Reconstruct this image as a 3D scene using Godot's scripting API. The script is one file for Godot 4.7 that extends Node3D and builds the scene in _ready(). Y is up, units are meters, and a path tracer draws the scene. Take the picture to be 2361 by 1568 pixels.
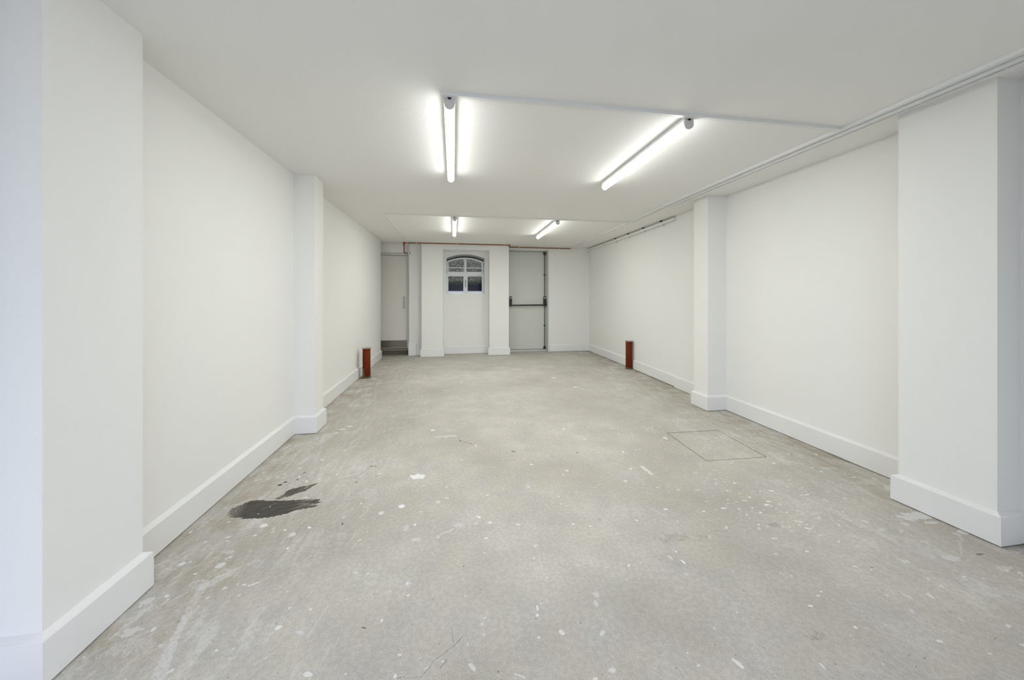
extends Node3D
# An empty white basement unit: X runs to the right, y up, and d is the depth into the room (Godot z = -d). Metres.

const EYE := 1.15
const CEIL := 2.17
const BOARD_H := 0.138
const BOARD_T := 0.022

const BLOBS := [
-0.940,1.987,0.0204,0.0169,0.92,0.95,0.3, -0.985,1.724,0.0192,0.0181,0.90,0.85,0.3, -1.152,1.759,0.0138,0.0114,0.92,0.90,0.3, -1.057,1.687,0.0080,0.0053,0.92,0.90,0.3,
-0.993,1.805,0.0183,0.0168,0.86,0.60,0.5, -0.819,1.933,0.0084,0.0090,0.92,0.90,0.3, -0.767,1.889,0.0165,0.0172,0.90,0.85,0.5, -0.722,1.837,0.0071,0.0359,0.86,0.45,0.6,
-0.518,1.428,0.0063,0.0049,0.92,0.90,0.2, -1.138,1.563,0.0226,0.0222,0.86,0.80,0.6, -1.097,1.431,0.0264,0.0204,0.86,0.75,0.6, -1.056,1.364,0.0768,0.0504,0.84,0.70,0.8,
-0.982,1.625,0.0532,0.0369,0.86,0.70,0.8, -0.927,1.669,0.0533,0.0314,0.85,0.60,0.8, -0.952,1.359,0.0092,0.0068,0.88,0.70,0.3, -0.891,1.584,0.0042,0.0094,0.92,0.90,0.3,
-0.824,1.592,0.0102,0.0048,0.93,0.90,0.3, -0.378,2.002,0.0136,0.0180,0.90,0.80,0.5, -0.519,1.476,0.0359,0.0276,0.80,0.40,0.9, -0.851,1.599,0.0043,0.0036,0.92,0.90,0.2,
-0.281,2.050,0.0164,0.0170,0.95,1.00,0.4, -0.381,2.002,0.0136,0.0160,0.90,0.80,0.4, -0.231,1.854,0.0138,0.0243,0.86,0.65,0.5, -0.177,1.758,0.0223,0.0125,0.88,0.70,0.6,
0.025,1.834,0.0323,0.0209,0.86,0.60,0.7, 0.184,1.829,0.0120,0.0105,0.93,0.85,0.6, 0.154,1.714,0.0112,0.0061,0.93,0.90,0.5, 0.334,1.688,0.0347,0.0212,0.83,0.40,0.9,
0.374,1.626,0.0128,0.0113,0.88,0.75,0.5, 0.523,1.475,0.0091,0.0095,0.86,0.60,0.6, 0.544,1.322,0.0140,0.0163,0.85,0.75,0.5, 0.527,1.285,0.0080,0.0200,0.85,0.75,0.4,
0.676,1.721,0.0064,0.0081,0.93,0.90,0.3, 0.781,1.644,0.0114,0.0060,0.88,0.60,0.4, 1.133,1.792,0.0116,0.0073,0.95,1.00,0.2, -0.172,1.434,0.0066,0.0042,0.94,0.95,0.3,
0.323,1.318,0.0032,0.0037,0.93,0.90,0.2, 0.284,1.186,0.0058,0.0053,0.92,0.85,0.2, 0.111,1.289,0.0069,0.0035,0.92,0.80,0.4, 0.745,1.058,0.0035,0.0032,0.93,0.90,0.2,
0.422,1.031,0.0097,0.0047,0.93,0.90,0.6, 0.616,1.030,0.0060,0.0048,0.86,0.50,0.3, -0.033,1.157,0.0040,0.0028,0.95,1.00,0.3, -0.174,1.134,0.0052,0.0084,0.94,0.90,0.5,
0.674,1.094,0.0197,0.0115,0.84,0.40,0.9, 0.821,1.208,0.0149,0.0075,0.82,0.45,0.5, -0.080,1.419,0.0041,0.0041,0.90,0.70,0.2, -0.013,1.499,0.0079,0.0069,0.85,0.50,0.5,
1.705,1.741,0.0154,0.0109,0.94,0.95,0.5, 1.745,1.768,0.0144,0.0094,0.94,0.95,0.6, 1.856,1.860,0.0139,0.0104,0.94,0.90,0.6, 1.750,1.661,0.0102,0.0050,0.94,0.90,0.4,
1.525,1.678,0.0090,0.0067,0.92,0.85,0.3, 1.733,1.588,0.0186,0.0138,0.87,0.65,0.7, 1.758,1.556,0.0075,0.0044,0.93,0.85,0.3, 1.906,1.631,0.0318,0.0065,0.88,0.60,0.6,
1.860,1.586,0.0243,0.0124,0.84,0.55,0.7, 1.860,1.453,0.0431,0.0210,0.83,0.60,0.9, 1.911,1.541,0.0239,0.0162,0.83,0.60,0.8, 2.025,1.502,0.0214,0.0128,0.86,0.60,0.6,
2.086,1.465,0.0243,0.0095,0.88,0.75,0.5, 2.254,1.482,0.0227,0.0141,0.86,0.70,0.3, 1.939,1.271,0.0195,0.0114,0.87,0.75,0.5, 2.158,1.256,0.0404,0.0187,0.86,0.75,0.4,
2.297,1.172,0.0380,0.0149,0.85,0.65,0.6, 2.291,1.161,0.0099,0.0037,0.95,0.90,0.5, 2.187,1.362,0.0271,0.0084,0.85,0.65,0.6, 1.742,1.475,0.0093,0.0053,0.93,0.85,0.5,
1.639,1.527,0.0137,0.0099,0.86,0.60,0.5, 1.422,1.402,0.0134,0.0059,0.88,0.70,0.4, 1.309,1.146,0.0095,0.0056,0.94,0.95,0.3, 1.414,1.195,0.0067,0.0044,0.92,0.85,0.3,
1.735,1.256,0.0081,0.0030,0.94,0.90,0.4, 1.648,1.140,0.0058,0.0033,0.93,0.90,0.3, 1.373,1.283,0.0035,0.0030,0.94,0.90,0.2, 1.418,1.156,0.0032,0.0025,0.94,0.90,0.2,
2.418,1.529,0.1350,0.0334,0.87,0.85,0.6, 2.479,1.385,0.0732,0.0153,0.86,0.80,0.6, 2.608,1.772,0.0771,0.0241,0.86,0.70,0.7, 2.540,1.861,0.1198,0.0305,0.85,0.60,0.8,
2.475,2.043,0.0716,0.0206,0.85,0.50,0.7, 2.404,1.469,0.0435,0.0113,0.87,0.70,0.6, -0.225,2.369,0.0492,0.0371,0.95,0.95,0.5, -0.908,3.384,0.0246,0.0226,0.91,0.85,0.4,
-0.950,3.317,0.0407,0.0216,0.89,0.75,0.5, -0.973,3.230,0.0198,0.0205,0.90,0.80,0.4, -0.175,3.170,0.0184,0.0206,0.93,0.90,0.4, -0.058,3.015,0.0986,0.0280,0.88,0.60,0.7,
-0.035,3.148,0.0515,0.0459,0.86,0.55,0.8, -0.407,2.634,0.0210,0.0140,0.87,0.50,0.6, -0.969,2.490,0.0082,0.0120,0.93,0.90,0.3, -0.901,2.419,0.0106,0.0113,0.93,0.90,0.3,
-0.830,2.440,0.0121,0.0116,0.88,0.60,0.4, -0.278,2.046,0.0152,0.0148,0.95,1.00,0.4, -0.085,2.061,0.0120,0.0196,0.87,0.70,0.5, -0.040,2.093,0.0159,0.0113,0.87,0.60,0.5,
1.058,2.106,0.0107,0.0124,0.93,0.85,0.5, 0.739,2.294,0.0127,0.0114,0.92,0.85,0.3, 0.699,2.242,0.0069,0.0082,0.93,0.85,0.3, 0.943,3.010,0.0167,0.0147,0.92,0.85,0.3,
1.045,2.781,0.0156,0.0127,0.90,0.75,0.3, 1.698,2.693,0.0156,0.0289,0.92,0.90,0.3, 1.368,2.841,0.0143,0.0135,0.87,0.60,0.3, 1.370,2.961,0.0168,0.0146,0.86,0.60,0.3,
1.350,2.523,0.0096,0.0071,0.92,0.80,0.3, 1.560,2.131,0.0195,0.0131,0.84,0.55,0.4, 1.710,1.974,0.0092,0.0115,0.94,0.95,0.5, 1.428,1.939,0.0216,0.0130,0.88,0.60,0.7,
1.225,1.866,0.0532,0.0238,0.83,0.40,0.9, 1.512,1.789,0.0167,0.0075,0.90,0.40,0.6, 0.106,4.891,0.0230,0.0371,0.88,0.80,0.4, 1.395,4.943,0.0394,0.0395,0.90,0.85,0.3,
1.525,4.379,0.0406,0.0314,0.90,0.80,0.4, 0.742,5.772,0.1449,0.0702,0.85,0.60,0.6, 0.986,5.627,0.0847,0.0840,0.84,0.50,0.5, 1.039,4.415,0.0751,0.0313,0.84,0.55,0.5,
-0.430,4.631,0.0214,0.0218,0.87,0.70,0.3, -0.092,4.492,0.0472,0.0311,0.85,0.60,0.5, 0.482,5.037,0.2097,0.1863,0.79,0.40,0.9, 0.653,4.371,0.3146,0.1617,0.78,0.35,0.9,
0.181,4.448,0.1573,0.0822,0.79,0.35,0.9, 0.807,4.056,0.2207,0.1052,0.78,0.30,0.9, 1.568,5.711,0.0978,0.0703,0.83,0.40,0.6, 1.029,1.572,0.0794,0.0423,0.52,0.40,0.9,
0.741,1.760,0.0154,0.0154,0.48,0.35,0.9, -0.553,1.938,0.0043,0.0092,0.22,0.80,0.4, -1.044,2.400,0.0131,0.0110,0.16,0.95,0.5, -1.027,2.429,0.0132,0.0085,0.18,0.90,0.4,
-0.966,2.451,0.0054,0.0087,0.16,0.90,0.3, 0.899,2.543,0.0047,0.0106,0.15,0.95,0.2, 0.440,2.640,0.0159,0.0148,0.35,0.70,0.7, 1.594,1.582,0.0323,0.0180,0.55,0.35,0.5,
2.317,1.254,0.0210,0.0063,0.35,0.60,0.5, 1.755,1.267,0.0082,0.0030,0.36,0.60,0.5, 1.220,1.044,0.0400,0.0187,0.42,0.30,0.9, 0.053,2.907,0.0051,0.0131,0.15,0.90,0.2,
-0.549,2.565,0.0101,0.0098,0.38,0.70,0.3, -0.526,2.561,0.0072,0.0098,0.38,0.70,0.3, -0.958,1.450,0.0068,0.0078,0.30,0.45,0.9, 0.043,1.550,0.0036,0.0037,0.30,0.80,0.3,
-0.592,2.358,0.0079,0.0083,0.35,0.60,0.5, -0.959,2.540,0.0084,0.0125,0.40,0.60,0.4, 1.172,1.552,0.0408,0.0195,0.55,0.30,0.9]
const STREAKS := [
-0.877,1.241,-0.917,1.352,0.0177,0.86,0.90, -0.917,1.352,-0.949,1.468,0.0119,0.86,0.85, -0.949,1.468,-0.980,1.613,0.0147,0.85,0.70, -0.977,1.609,-0.916,1.667,0.0194,0.85,0.75,
-0.801,1.584,-0.774,1.595,0.0052,0.94,0.95, -0.958,1.655,-0.838,1.734,0.0037,0.86,0.50, -0.077,1.767,-0.003,1.807,0.0053,0.90,0.80, 1.257,2.266,1.268,2.161,0.0129,0.93,0.95,
-0.721,2.428,-0.598,2.476,0.0070,0.89,0.75, -0.720,2.390,-0.602,2.397,0.0034,0.88,0.50, 1.056,1.813,1.097,1.736,0.0035,0.86,0.50, 0.006,1.114,0.224,1.062,0.0020,0.88,0.30,
0.182,1.085,0.212,1.068,0.0026,0.90,0.70, -1.171,1.788,-1.162,1.856,0.0077,0.83,0.45, -1.076,1.800,-1.062,1.899,0.0089,0.82,0.40, -0.888,1.643,-0.853,1.737,0.0028,0.86,0.50,
1.495,1.165,1.502,0.961,0.0015,0.80,0.40, 1.502,0.961,1.526,0.895,0.0014,0.80,0.40, 1.764,1.521,1.688,1.437,0.0021,0.85,0.50, 0.493,4.904,0.837,5.176,0.0092,0.84,0.40,
0.132,3.787,0.254,3.940,0.0092,0.84,0.50, 0.243,3.769,0.386,3.935,0.0116,0.84,0.50, -0.314,1.321,-0.300,1.316,0.0023,0.30,0.80, 0.076,2.885,0.142,2.824,0.0027,0.30,0.85,
-0.095,1.120,-0.063,1.161,0.0013,0.40,0.50, -0.063,1.161,0.001,1.202,0.0013,0.40,0.55, 0.001,1.202,0.031,1.231,0.0014,0.38,0.60, 0.001,1.202,-0.007,1.269,0.0013,0.45,0.50,
-0.095,1.120,-0.174,1.130,0.0013,0.45,0.40, 0.688,1.035,0.683,0.991,0.0013,0.45,0.40, -0.084,2.541,0.416,2.500,0.0015,0.50,0.35, 0.313,2.503,0.623,2.501,0.0015,0.48,0.40,
0.623,2.501,0.895,2.521,0.0016,0.48,0.35, 0.643,2.491,0.677,2.304,0.0015,0.48,0.35, -0.040,1.138,-0.021,1.162,0.0017,0.35,0.50, 1.875,3.127,1.696,3.096,0.0032,0.45,0.50,
2.130,2.766,2.389,2.827,0.0094,0.50,0.20, 2.088,2.876,2.148,2.685,0.0093,0.50,0.20, 1.906,2.504,2.002,2.556,0.0027,0.88,0.65, 2.002,2.556,2.084,2.577,0.0028,0.88,0.65,
2.084,2.577,2.116,2.554,0.0028,0.88,0.65, 2.116,2.554,2.092,2.499,0.0027,0.88,0.65, 1.867,2.439,1.920,2.446,0.0026,0.88,0.65, 1.901,2.395,2.050,2.497,0.0026,0.88,0.65,
1.901,2.395,1.897,2.359,0.0025,0.88,0.65, 1.971,2.275,2.087,2.343,0.0025,0.88,0.65, 2.087,2.343,2.194,2.409,0.0026,0.88,0.65, 2.410,2.701,2.404,2.653,0.0029,0.88,0.65,
2.404,2.653,2.461,2.644,0.0029,0.88,0.65, 2.461,2.644,2.526,2.682,0.0029,0.88,0.65]
const TAR_BODY := [-1.194,2.144, -1.167,2.110, -1.136,2.083, -1.072,2.066, -0.987,2.054, -0.930,2.059, -0.867,2.078, -0.830,2.102, -0.752,2.120, -0.739,2.172, -0.769,2.203, -0.824,2.204, -0.881,2.202, -1.001,2.217, -1.077,2.241, -1.125,2.240, -1.140,2.226, -1.156,2.200, -1.183,2.176]
const TAR_ARM := [-0.996,2.223, -0.995,2.255, -0.975,2.271, -0.970,2.306, -0.959,2.337, -0.923,2.347, -0.834,2.376, -0.845,2.348, -0.864,2.301, -0.901,2.282, -0.935,2.251, -0.955,2.256, -0.978,2.226]


var M := {}
var taken := {}


# ---------------------------------------------------------------- shape helpers
func P(x: float, y: float, d: float) -> Vector3:
	return Vector3(x, y, -d)


func begin(smooth := false) -> SurfaceTool:
	var st := SurfaceTool.new()
	st.begin(Mesh.PRIMITIVE_TRIANGLES)
	st.set_smooth_group(0 if smooth else -1)
	return st


func tri(st: SurfaceTool, a: Vector3, b: Vector3, c: Vector3, n: Vector3) -> void:
	# front face towards n (clockwise)
	if (b - a).cross(c - a).dot(n) > 0.0:
		st.add_vertex(a); st.add_vertex(c); st.add_vertex(b)
	else:
		st.add_vertex(a); st.add_vertex(b); st.add_vertex(c)


func quad(st: SurfaceTool, a: Vector3, b: Vector3, c: Vector3, d: Vector3, n: Vector3) -> void:
	tri(st, a, b, c, n)
	tri(st, a, c, d, n)


func box(st: SurfaceTool, lo: Vector3, hi: Vector3, bevel := 0.0, xf := Transform3D.IDENTITY) -> void:
	# a box between two corners with chamfered edges
	var a := Vector3(minf(lo.x, hi.x), minf(lo.y, hi.y), minf(lo.z, hi.z))
	var b := Vector3(maxf(lo.x, hi.x), maxf(lo.y, hi.y), maxf(lo.z, hi.z))
	var c := (a + b) / 2.0
	var h := (b - a) / 2.0
	var v := func(s: Vector3, axis: int) -> Vector3:
		var q := Vector3(s.x * h.x, s.y * h.y, s.z * h.z)
		for k in 3:
			if k != axis:
				q[k] -= s[k] * bevel
		return xf * (c + q)
	for axis in 3:
		var u := (axis + 1) % 3
		var w := (axis + 2) % 3
		for sg in [-1.0, 1.0]:
			var cs: Array[Vector3] = []
			for k in [[-1, -1], [1, -1], [1, 1], [-1, 1]]:
				var s := Vector3.ZERO
				s[axis] = sg; s[u] = k[0]; s[w] = k[1]
				cs.append(v.call(s, axis))
			var n := Vector3.ZERO
			n[axis] = sg
			quad(st, cs[0], cs[1], cs[2], cs[3], xf.basis * n)
			if bevel > 0.0:
				for su in [-1.0, 1.0]:
					var s1 := Vector3.ZERO
					s1[axis] = sg; s1[u] = su; s1[w] = -1.0
					var s2 := s1
					s2[w] = 1.0
					var n2 := Vector3.ZERO
					n2[axis] = sg; n2[u] = su
					quad(st, v.call(s1, axis), v.call(s2, axis), v.call(s2, u), v.call(s1, u), xf.basis * n2)
	if bevel > 0.0:
		for i in 8:
			var s := Vector3(1 if i & 1 else -1, 1 if i & 2 else -1, 1 if i & 4 else -1)
			tri(st, v.call(s, 0), v.call(s, 1), v.call(s, 2), xf.basis * s)


func extrude(st: SurfaceTool, poly: PackedVector2Array, xf: Transform3D, z0: float, z1: float) -> void:
	# a flat outline (may be concave) in local x, y pulled from z0 to z1
	var turn := -1.0 if Geometry2D.is_polygon_clockwise(poly) else 1.0
	var ids := Geometry2D.triangulate_polygon(poly)
	var sg := signf(z1 - z0)
	for i in range(0, ids.size(), 3):
		for z in [z0, z1]:
			var a := poly[ids[i]]
			var b := poly[ids[i + 1]]
			var c := poly[ids[i + 2]]
			tri(st, xf * Vector3(a.x, a.y, z), xf * Vector3(b.x, b.y, z), xf * Vector3(c.x, c.y, z), xf.basis * Vector3(0, 0, sg if z == z1 else -sg))
	for i in poly.size():
		var a := poly[i]
		var b := poly[(i + 1) % poly.size()]
		var e := (b - a).normalized()
		var n := xf.basis * Vector3(e.y, -e.x, 0) * turn
		# the engine calls a polygon clockwise with y down; test the side by a small step
		var mid := (a + b) / 2.0 + Vector2(e.y, -e.x) * 0.0004
		if Geometry2D.is_point_in_polygon(mid, poly):
			n = xf.basis * Vector3(-e.y, e.x, 0)
		else:
			n = xf.basis * Vector3(e.y, -e.x, 0)
		quad(st, xf * Vector3(a.x, a.y, z0), xf * Vector3(b.x, b.y, z0), xf * Vector3(b.x, b.y, z1), xf * Vector3(a.x, a.y, z1), n)


func extrude_d(st: SurfaceTool, poly: PackedVector2Array, d0: float, d1: float) -> void:
	extrude(st, poly, Transform3D.IDENTITY, -d0, -d1)


func prism(st: SurfaceTool, plan: Array, y0: float, y1: float) -> void:
	# a convex floor plan of [x, d] pulled up from y0 to y1
	var c := Vector2.ZERO
	for q in plan:
		c += Vector2(q[0], q[1]) / plan.size()
	for i in plan.size():
		var a = plan[i]
		var b = plan[(i + 1) % plan.size()]
		var m := Vector2((a[0] + b[0]) / 2.0 - c.x, (a[1] + b[1]) / 2.0 - c.y)
		var e := Vector2(b[0] - a[0], b[1] - a[1])
		var nn := Vector2(e.y, -e.x)
		if nn.dot(m) < 0:
			nn = -nn
		quad(st, P(a[0], y0, a[1]), P(b[0], y0, b[1]), P(b[0], y1, b[1]), P(a[0], y1, a[1]), P(nn.x, 0, nn.y))
		if i > 0 and i < plan.size() - 1:
			for y in [y0, y1]:
				tri(st, P(plan[0][0], y, plan[0][1]), P(a[0], y, a[1]), P(b[0], y, b[1]), Vector3(0, 1 if y == y1 else -1, 0))


func wall_box(st: SurfaceTool, x0: float, x1: float, y0: float, y1: float, d0: float, d1: float, bevel := 0.0) -> void:
	box(st, P(x0, y0, d0), P(x1, y1, d1), bevel)


func tube(st: SurfaceTool, pts: Array, r: float, seg := 14) -> void:
	var n := pts.size()
	var rings := []
	var up := Vector3.ZERO
	for i in n:
		var t: Vector3 = ((pts[mini(i + 1, n - 1)] as Vector3) - (pts[maxi(i - 1, 0)] as Vector3)).normalized()
		if i == 0:
			up = Vector3.UP if absf(t.y) < 0.9 else Vector3.RIGHT
		up = (up - t * up.dot(t)).normalized()
		var side := t.cross(up)
		var ring := []
		for k in seg:
			var a := TAU * k / seg
			ring.append(pts[i] + (up * cos(a) + side * sin(a)) * r)
		rings.append(ring)
	for i in n - 1:
		for k in seg:
			var k2 := (k + 1) % seg
			var out: Vector3 = (rings[i][k] + rings[i][k2]) / 2.0 - pts[i]
			quad(st, rings[i][k], rings[i][k2], rings[i + 1][k2], rings[i + 1][k], out)
	st.set_smooth_group(-1)
	for e in [0, n - 1]:
		var out: Vector3 = pts[e] - pts[1 if e == 0 else n - 2]
		for k in seg:
			tri(st, pts[e], rings[e][k], rings[e][(k + 1) % seg], out)
	st.set_smooth_group(0)


func bends(pts: Array, r: float, steps := 6) -> Array:
	# rounds the inner corners of a path
	var out := [pts[0]]
	for i in range(1, pts.size() - 1):
		var a: Vector3 = pts[i - 1]
		var b: Vector3 = pts[i]
		var c: Vector3 = pts[i + 1]
		var ra := minf(r, a.distance_to(b) * 0.49)
		var rc := minf(r, c.distance_to(b) * 0.49)
		var p := b + (a - b).normalized() * ra
		var q := b + (c - b).normalized() * rc
		for k in steps + 1:
			var t := float(k) / steps
			out.append(p.lerp(b, t).lerp(b.lerp(q, t), t))
	out.append(pts[-1])
	return out


func lathe(st: SurfaceTool, profile: Array, at: Vector3, seg := 40) -> void:
	# profile of [radius, height], turned round the vertical through at
	for i in profile.size() - 1:
		var a = profile[i]
		var b = profile[i + 1]
		var e := Vector2(b[0] - a[0], b[1] - a[1])
		for k in seg:
			var t0 := TAU * k / seg
			var t1 := TAU * (k + 1) / seg
			var tm := (t0 + t1) / 2.0
			var n := Vector3(cos(tm) * e.y, -e.x, sin(tm) * e.y)
			var f := func(q, t: float) -> Vector3: return at + Vector3(cos(t) * q[0], q[1], sin(t) * q[0])
			if a[0] > 0.0001:
				tri(st, f.call(a, t0), f.call(a, t1), f.call(b, t1), n)
			if b[0] > 0.0001:
				tri(st, f.call(a, t0), f.call(b, t1), f.call(b, t0), n)


# ---------------------------------------------------------------- scene helpers
func numbered(called: String) -> String:
	taken[called] = taken.get(called, -1) + 1
	return called if taken[called] == 0 else "%s_%03d" % [called, taken[called]]


func tag(o: Node3D, label: String, category := "", group := "", kind := "") -> Node3D:
	if label: o.set_meta("label", label)
	if category: o.set_meta("category", category)
	if group: o.set_meta("group", group)
	if kind: o.set_meta("kind", kind)
	return o


func thing(called: String, label: String, category: String, at := Vector3.ZERO, group := "", kind := "") -> Node3D:
	var o := Node3D.new()
	o.name = numbered(called)
	add_child(o, true)
	o.position = at
	return tag(o, label, category, group, kind)


func part(called: String, st: SurfaceTool, m: Material, parent: Node, label := "") -> MeshInstance3D:
	st.generate_normals()
	var o := MeshInstance3D.new()
	o.name = numbered(called) if parent == self else called
	o.mesh = st.commit()
	o.material_override = m
	parent.add_child(o, true)
	# shapes are written in room coordinates; a part hangs under its thing's base
	var w := Vector3.ZERO
	var q := parent
	while q is Node3D and q != self:
		w += (q as Node3D).position
		q = q.get_parent()
	o.position = -w
	if label: o.set_meta("label", label)
	return o


func paint(srgb: Color, rough := 0.85, metal := 0.0) -> StandardMaterial3D:
	var m := StandardMaterial3D.new()
	m.albedo_color = srgb
	m.roughness = rough
	m.metallic = metal
	return m


func relief(m: StandardMaterial3D, freq: float, scale: float, strength: float, octaves := 3) -> StandardMaterial3D:
	# fine unevenness of a brushed, rolled or trowelled surface
	var n := FastNoiseLite.new()
	n.seed = 11
	n.noise_type = FastNoiseLite.TYPE_SIMPLEX
	n.frequency = freq
	n.fractal_octaves = octaves
	var t := NoiseTexture2D.new()
	t.width = 512
	t.height = 512
	t.seamless = true
	t.as_normal_map = true
	t.bump_strength = 4.0
	t.noise = n
	m.normal_enabled = true
	m.normal_texture = t
	m.normal_scale = strength
	m.uv1_triplanar = true
	m.uv1_world_triplanar = true
	m.uv1_scale = Vector3.ONE * scale
	return m


# ---------------------------------------------------------------- the concrete floor's picture
class Sheet:
	# a picture of a stretch of the floor, ppm texels a metre, from (x0, d0)
	var x0: float
	var d0: float
	var ppm: float
	var w: int
	var h: int
	var px: PackedByteArray
	var rag: FastNoiseLite

	func _init(ax: float, ad: float, bx: float, bd: float, density: float) -> void:
		x0 = ax
		d0 = ad
		ppm = density
		w = int((bx - ax) * density)
		h = int((bd - ad) * density)
		rag = FastNoiseLite.new()
		rag.seed = 5
		rag.frequency = 60.0
		rag.fractal_octaves = 3

	func noise(sd: int, freq: float, octaves: int, stretch := 1.0) -> PackedByteArray:
		var n := FastNoiseLite.new()
		n.seed = sd
		n.noise_type = FastNoiseLite.TYPE_SIMPLEX
		n.frequency = freq / ppm
		n.fractal_octaves = octaves
		n.offset = Vector3(x0 * ppm, d0 * ppm / stretch, 0)
		var im := n.get_image(w, int(ceil(h / stretch)), false, false, false)
		if stretch != 1.0:
			im.resize(w, h, Image.INTERPOLATE_BILINEAR)
		im.convert(Image.FORMAT_L8)
		return im.get_data()

	func base() -> void:
		var big := noise(1, 0.7, 4)
		var mid := noise(2, 3.5, 4)
		var fine := noise(3, 34.0, 3)
		var comb := noise(4, 16.0, 3, 5.0)
		var smear := noise(6, 2.6, 5)
		var grit := noise(7, 140.0, 2)
		px.resize(w * h * 3)
		var p := 0
		for y in h:
			var d := d0 + y / ppm
			for x in w:
				var i := y * w + x
				var X := x0 + x / ppm
				var t := 0.764 + (big[i] - 128) * 0.00026 + (mid[i] - 128) * 0.00026 + (fine[i] - 128) * 0.00024 + (grit[i] - 128) * 0.00034
				var warm := 0.046 + (mid[i] - 128) * 0.00007 - (smear[i] - 128) * 0.00005
				# thin cement smears and trowel combing, more of them along the two walls
				var edge := clampf((absf(X - 0.72) - 0.95) / 1.2, 0.0, 1.0)
				var s := (smear[i] - 150) * 0.016 + (comb[i] - 128) * 0.005 + (fine[i] - 128) * 0.003
				if s > 0.0:
					var k := minf(s, 1.0) * (0.016 + 0.05 * edge)
					t += k
					warm -= k * 0.15
				t += (comb[i] - 128) * 0.0004 * edge
				var dirty := (118 - big[i]) * 0.02 + (mid[i] - 128) * 0.012
				if dirty > 0.0:
					t -= minf(dirty, 1.0) * 0.018
					warm += minf(dirty, 1.0) * 0.006
				# darker and browner towards the foot of the walls
				var foot := clampf((absf(X - 0.72) - 1.55) / 0.5, 0.0, 1.0) * (0.35 + (mid[i] - 100) * 0.012)
				if foot > 0.0:
					t -= foot * 0.075
					warm += foot * 0.02
				var c := int(clampf(t, 0.0, 1.0) * 255.0)
				px[p] = c
				px[p + 1] = clampi(c - int(warm * 115.0), 0, 255)
				px[p + 2] = clampi(c - int(warm * 300.0), 0, 255)
				p += 3

	func dot(i: int, tone: float, a: float) -> void:
		var warm := clampf((0.97 - tone) * 0.16, 0.0, 0.045)
		px[i] = int(lerpf(px[i], tone * 255.0, a))
		px[i + 1] = int(lerpf(px[i + 1], (tone - warm * 0.35) * 255.0, a))
		px[i + 2] = int(lerpf(px[i + 2], (tone - warm) * 255.0, a))

	func blob(X: float, d: float, rx: float, rd: float, tone: float, op: float, ragged: float, turn := 0.0) -> void:
		var r := maxf(rx, rd) * 1.5
		var u0 := maxi(0, int((X - r - x0) * ppm))
		var u1 := mini(w - 1, int((X + r - x0) * ppm) + 1)
		var v0 := maxi(0, int((d - r - d0) * ppm))
		var v1 := mini(h - 1, int((d + r - d0) * ppm) + 1)
		var soft := 0.7 / (ppm * minf(rx, rd)) + ragged * ragged * 0.5
		var cs := cos(turn)
		var sn := sin(turn)
		var f := clampf(0.02 / maxf(rx, rd), 0.25, 4.0)
		for v in range(v0, v1 + 1):
			for u in range(u0, u1 + 1):
				var ax := x0 + (u + 0.5) / ppm - X
				var ad := d0 + (v + 0.5) / ppm - d
				var qx := (ax * cs + ad * sn) / rx
				var qd := (ad * cs - ax * sn) / rd
				var e := sqrt(qx * qx + qd * qd)
				if e > 1.5:
					continue
				var n := rag.get_noise_2d((X + ax) * f, (d + ad) * f)
				e += n * ragged * 1.1
				var a := clampf((1.0 - e) / soft, 0.0, 1.0) * op
				if ragged > 0.75:
					a *= clampf(0.55 + 1.6 * rag.get_noise_2d((X + ax) * 2.1, (d + ad) * 0.8), 0.0, 1.0)
				if a > 0.0:
					dot((v * w + u) * 3, tone, a)

	func streak(xa: float, da: float, xb: float, db: float, hw: float, tone: float, op: float) -> void:
		var A := Vector2(xa, da)
		var B := Vector2(xb, db)
		var u0 := maxi(0, int((minf(xa, xb) - hw * 2 - x0) * ppm))
		var u1 := mini(w - 1, int((maxf(xa, xb) + hw * 2 - x0) * ppm) + 1)
		var v0 := maxi(0, int((minf(da, db) - hw * 2 - d0) * ppm))
		var v1 := mini(h - 1, int((maxf(da, db) + hw * 2 - d0) * ppm) + 1)
		var L := A.distance_to(B)
		for v in range(v0, v1 + 1):
			for u in range(u0, u1 + 1):
				var q := Vector2(x0 + (u + 0.5) / ppm, d0 + (v + 0.5) / ppm)
				q += Vector2(rag.get_noise_2d(q.x * 0.6, q.y * 0.6), rag.get_noise_2d(q.y * 0.6 + 9.0, q.x * 0.6)) * minf(0.02, L * 0.06)
				var t := clampf((q - A).dot(B - A) / (L * L), 0.0, 1.0)
				var e := q.distance_to(A.lerp(B, t)) / hw
				var a := clampf((1.15 - e) / (0.35 + 0.6 / (hw * ppm)), 0.0, 1.0) * op
				if hw > 0.004:
					a *= clampf(0.75 + 1.2 * rag.get_noise_2d(q.x * 1.7, q.y * 1.7), 0.0, 1.0)
				if a > 0.0:
					dot((v * w + u) * 3, tone, a)

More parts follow.
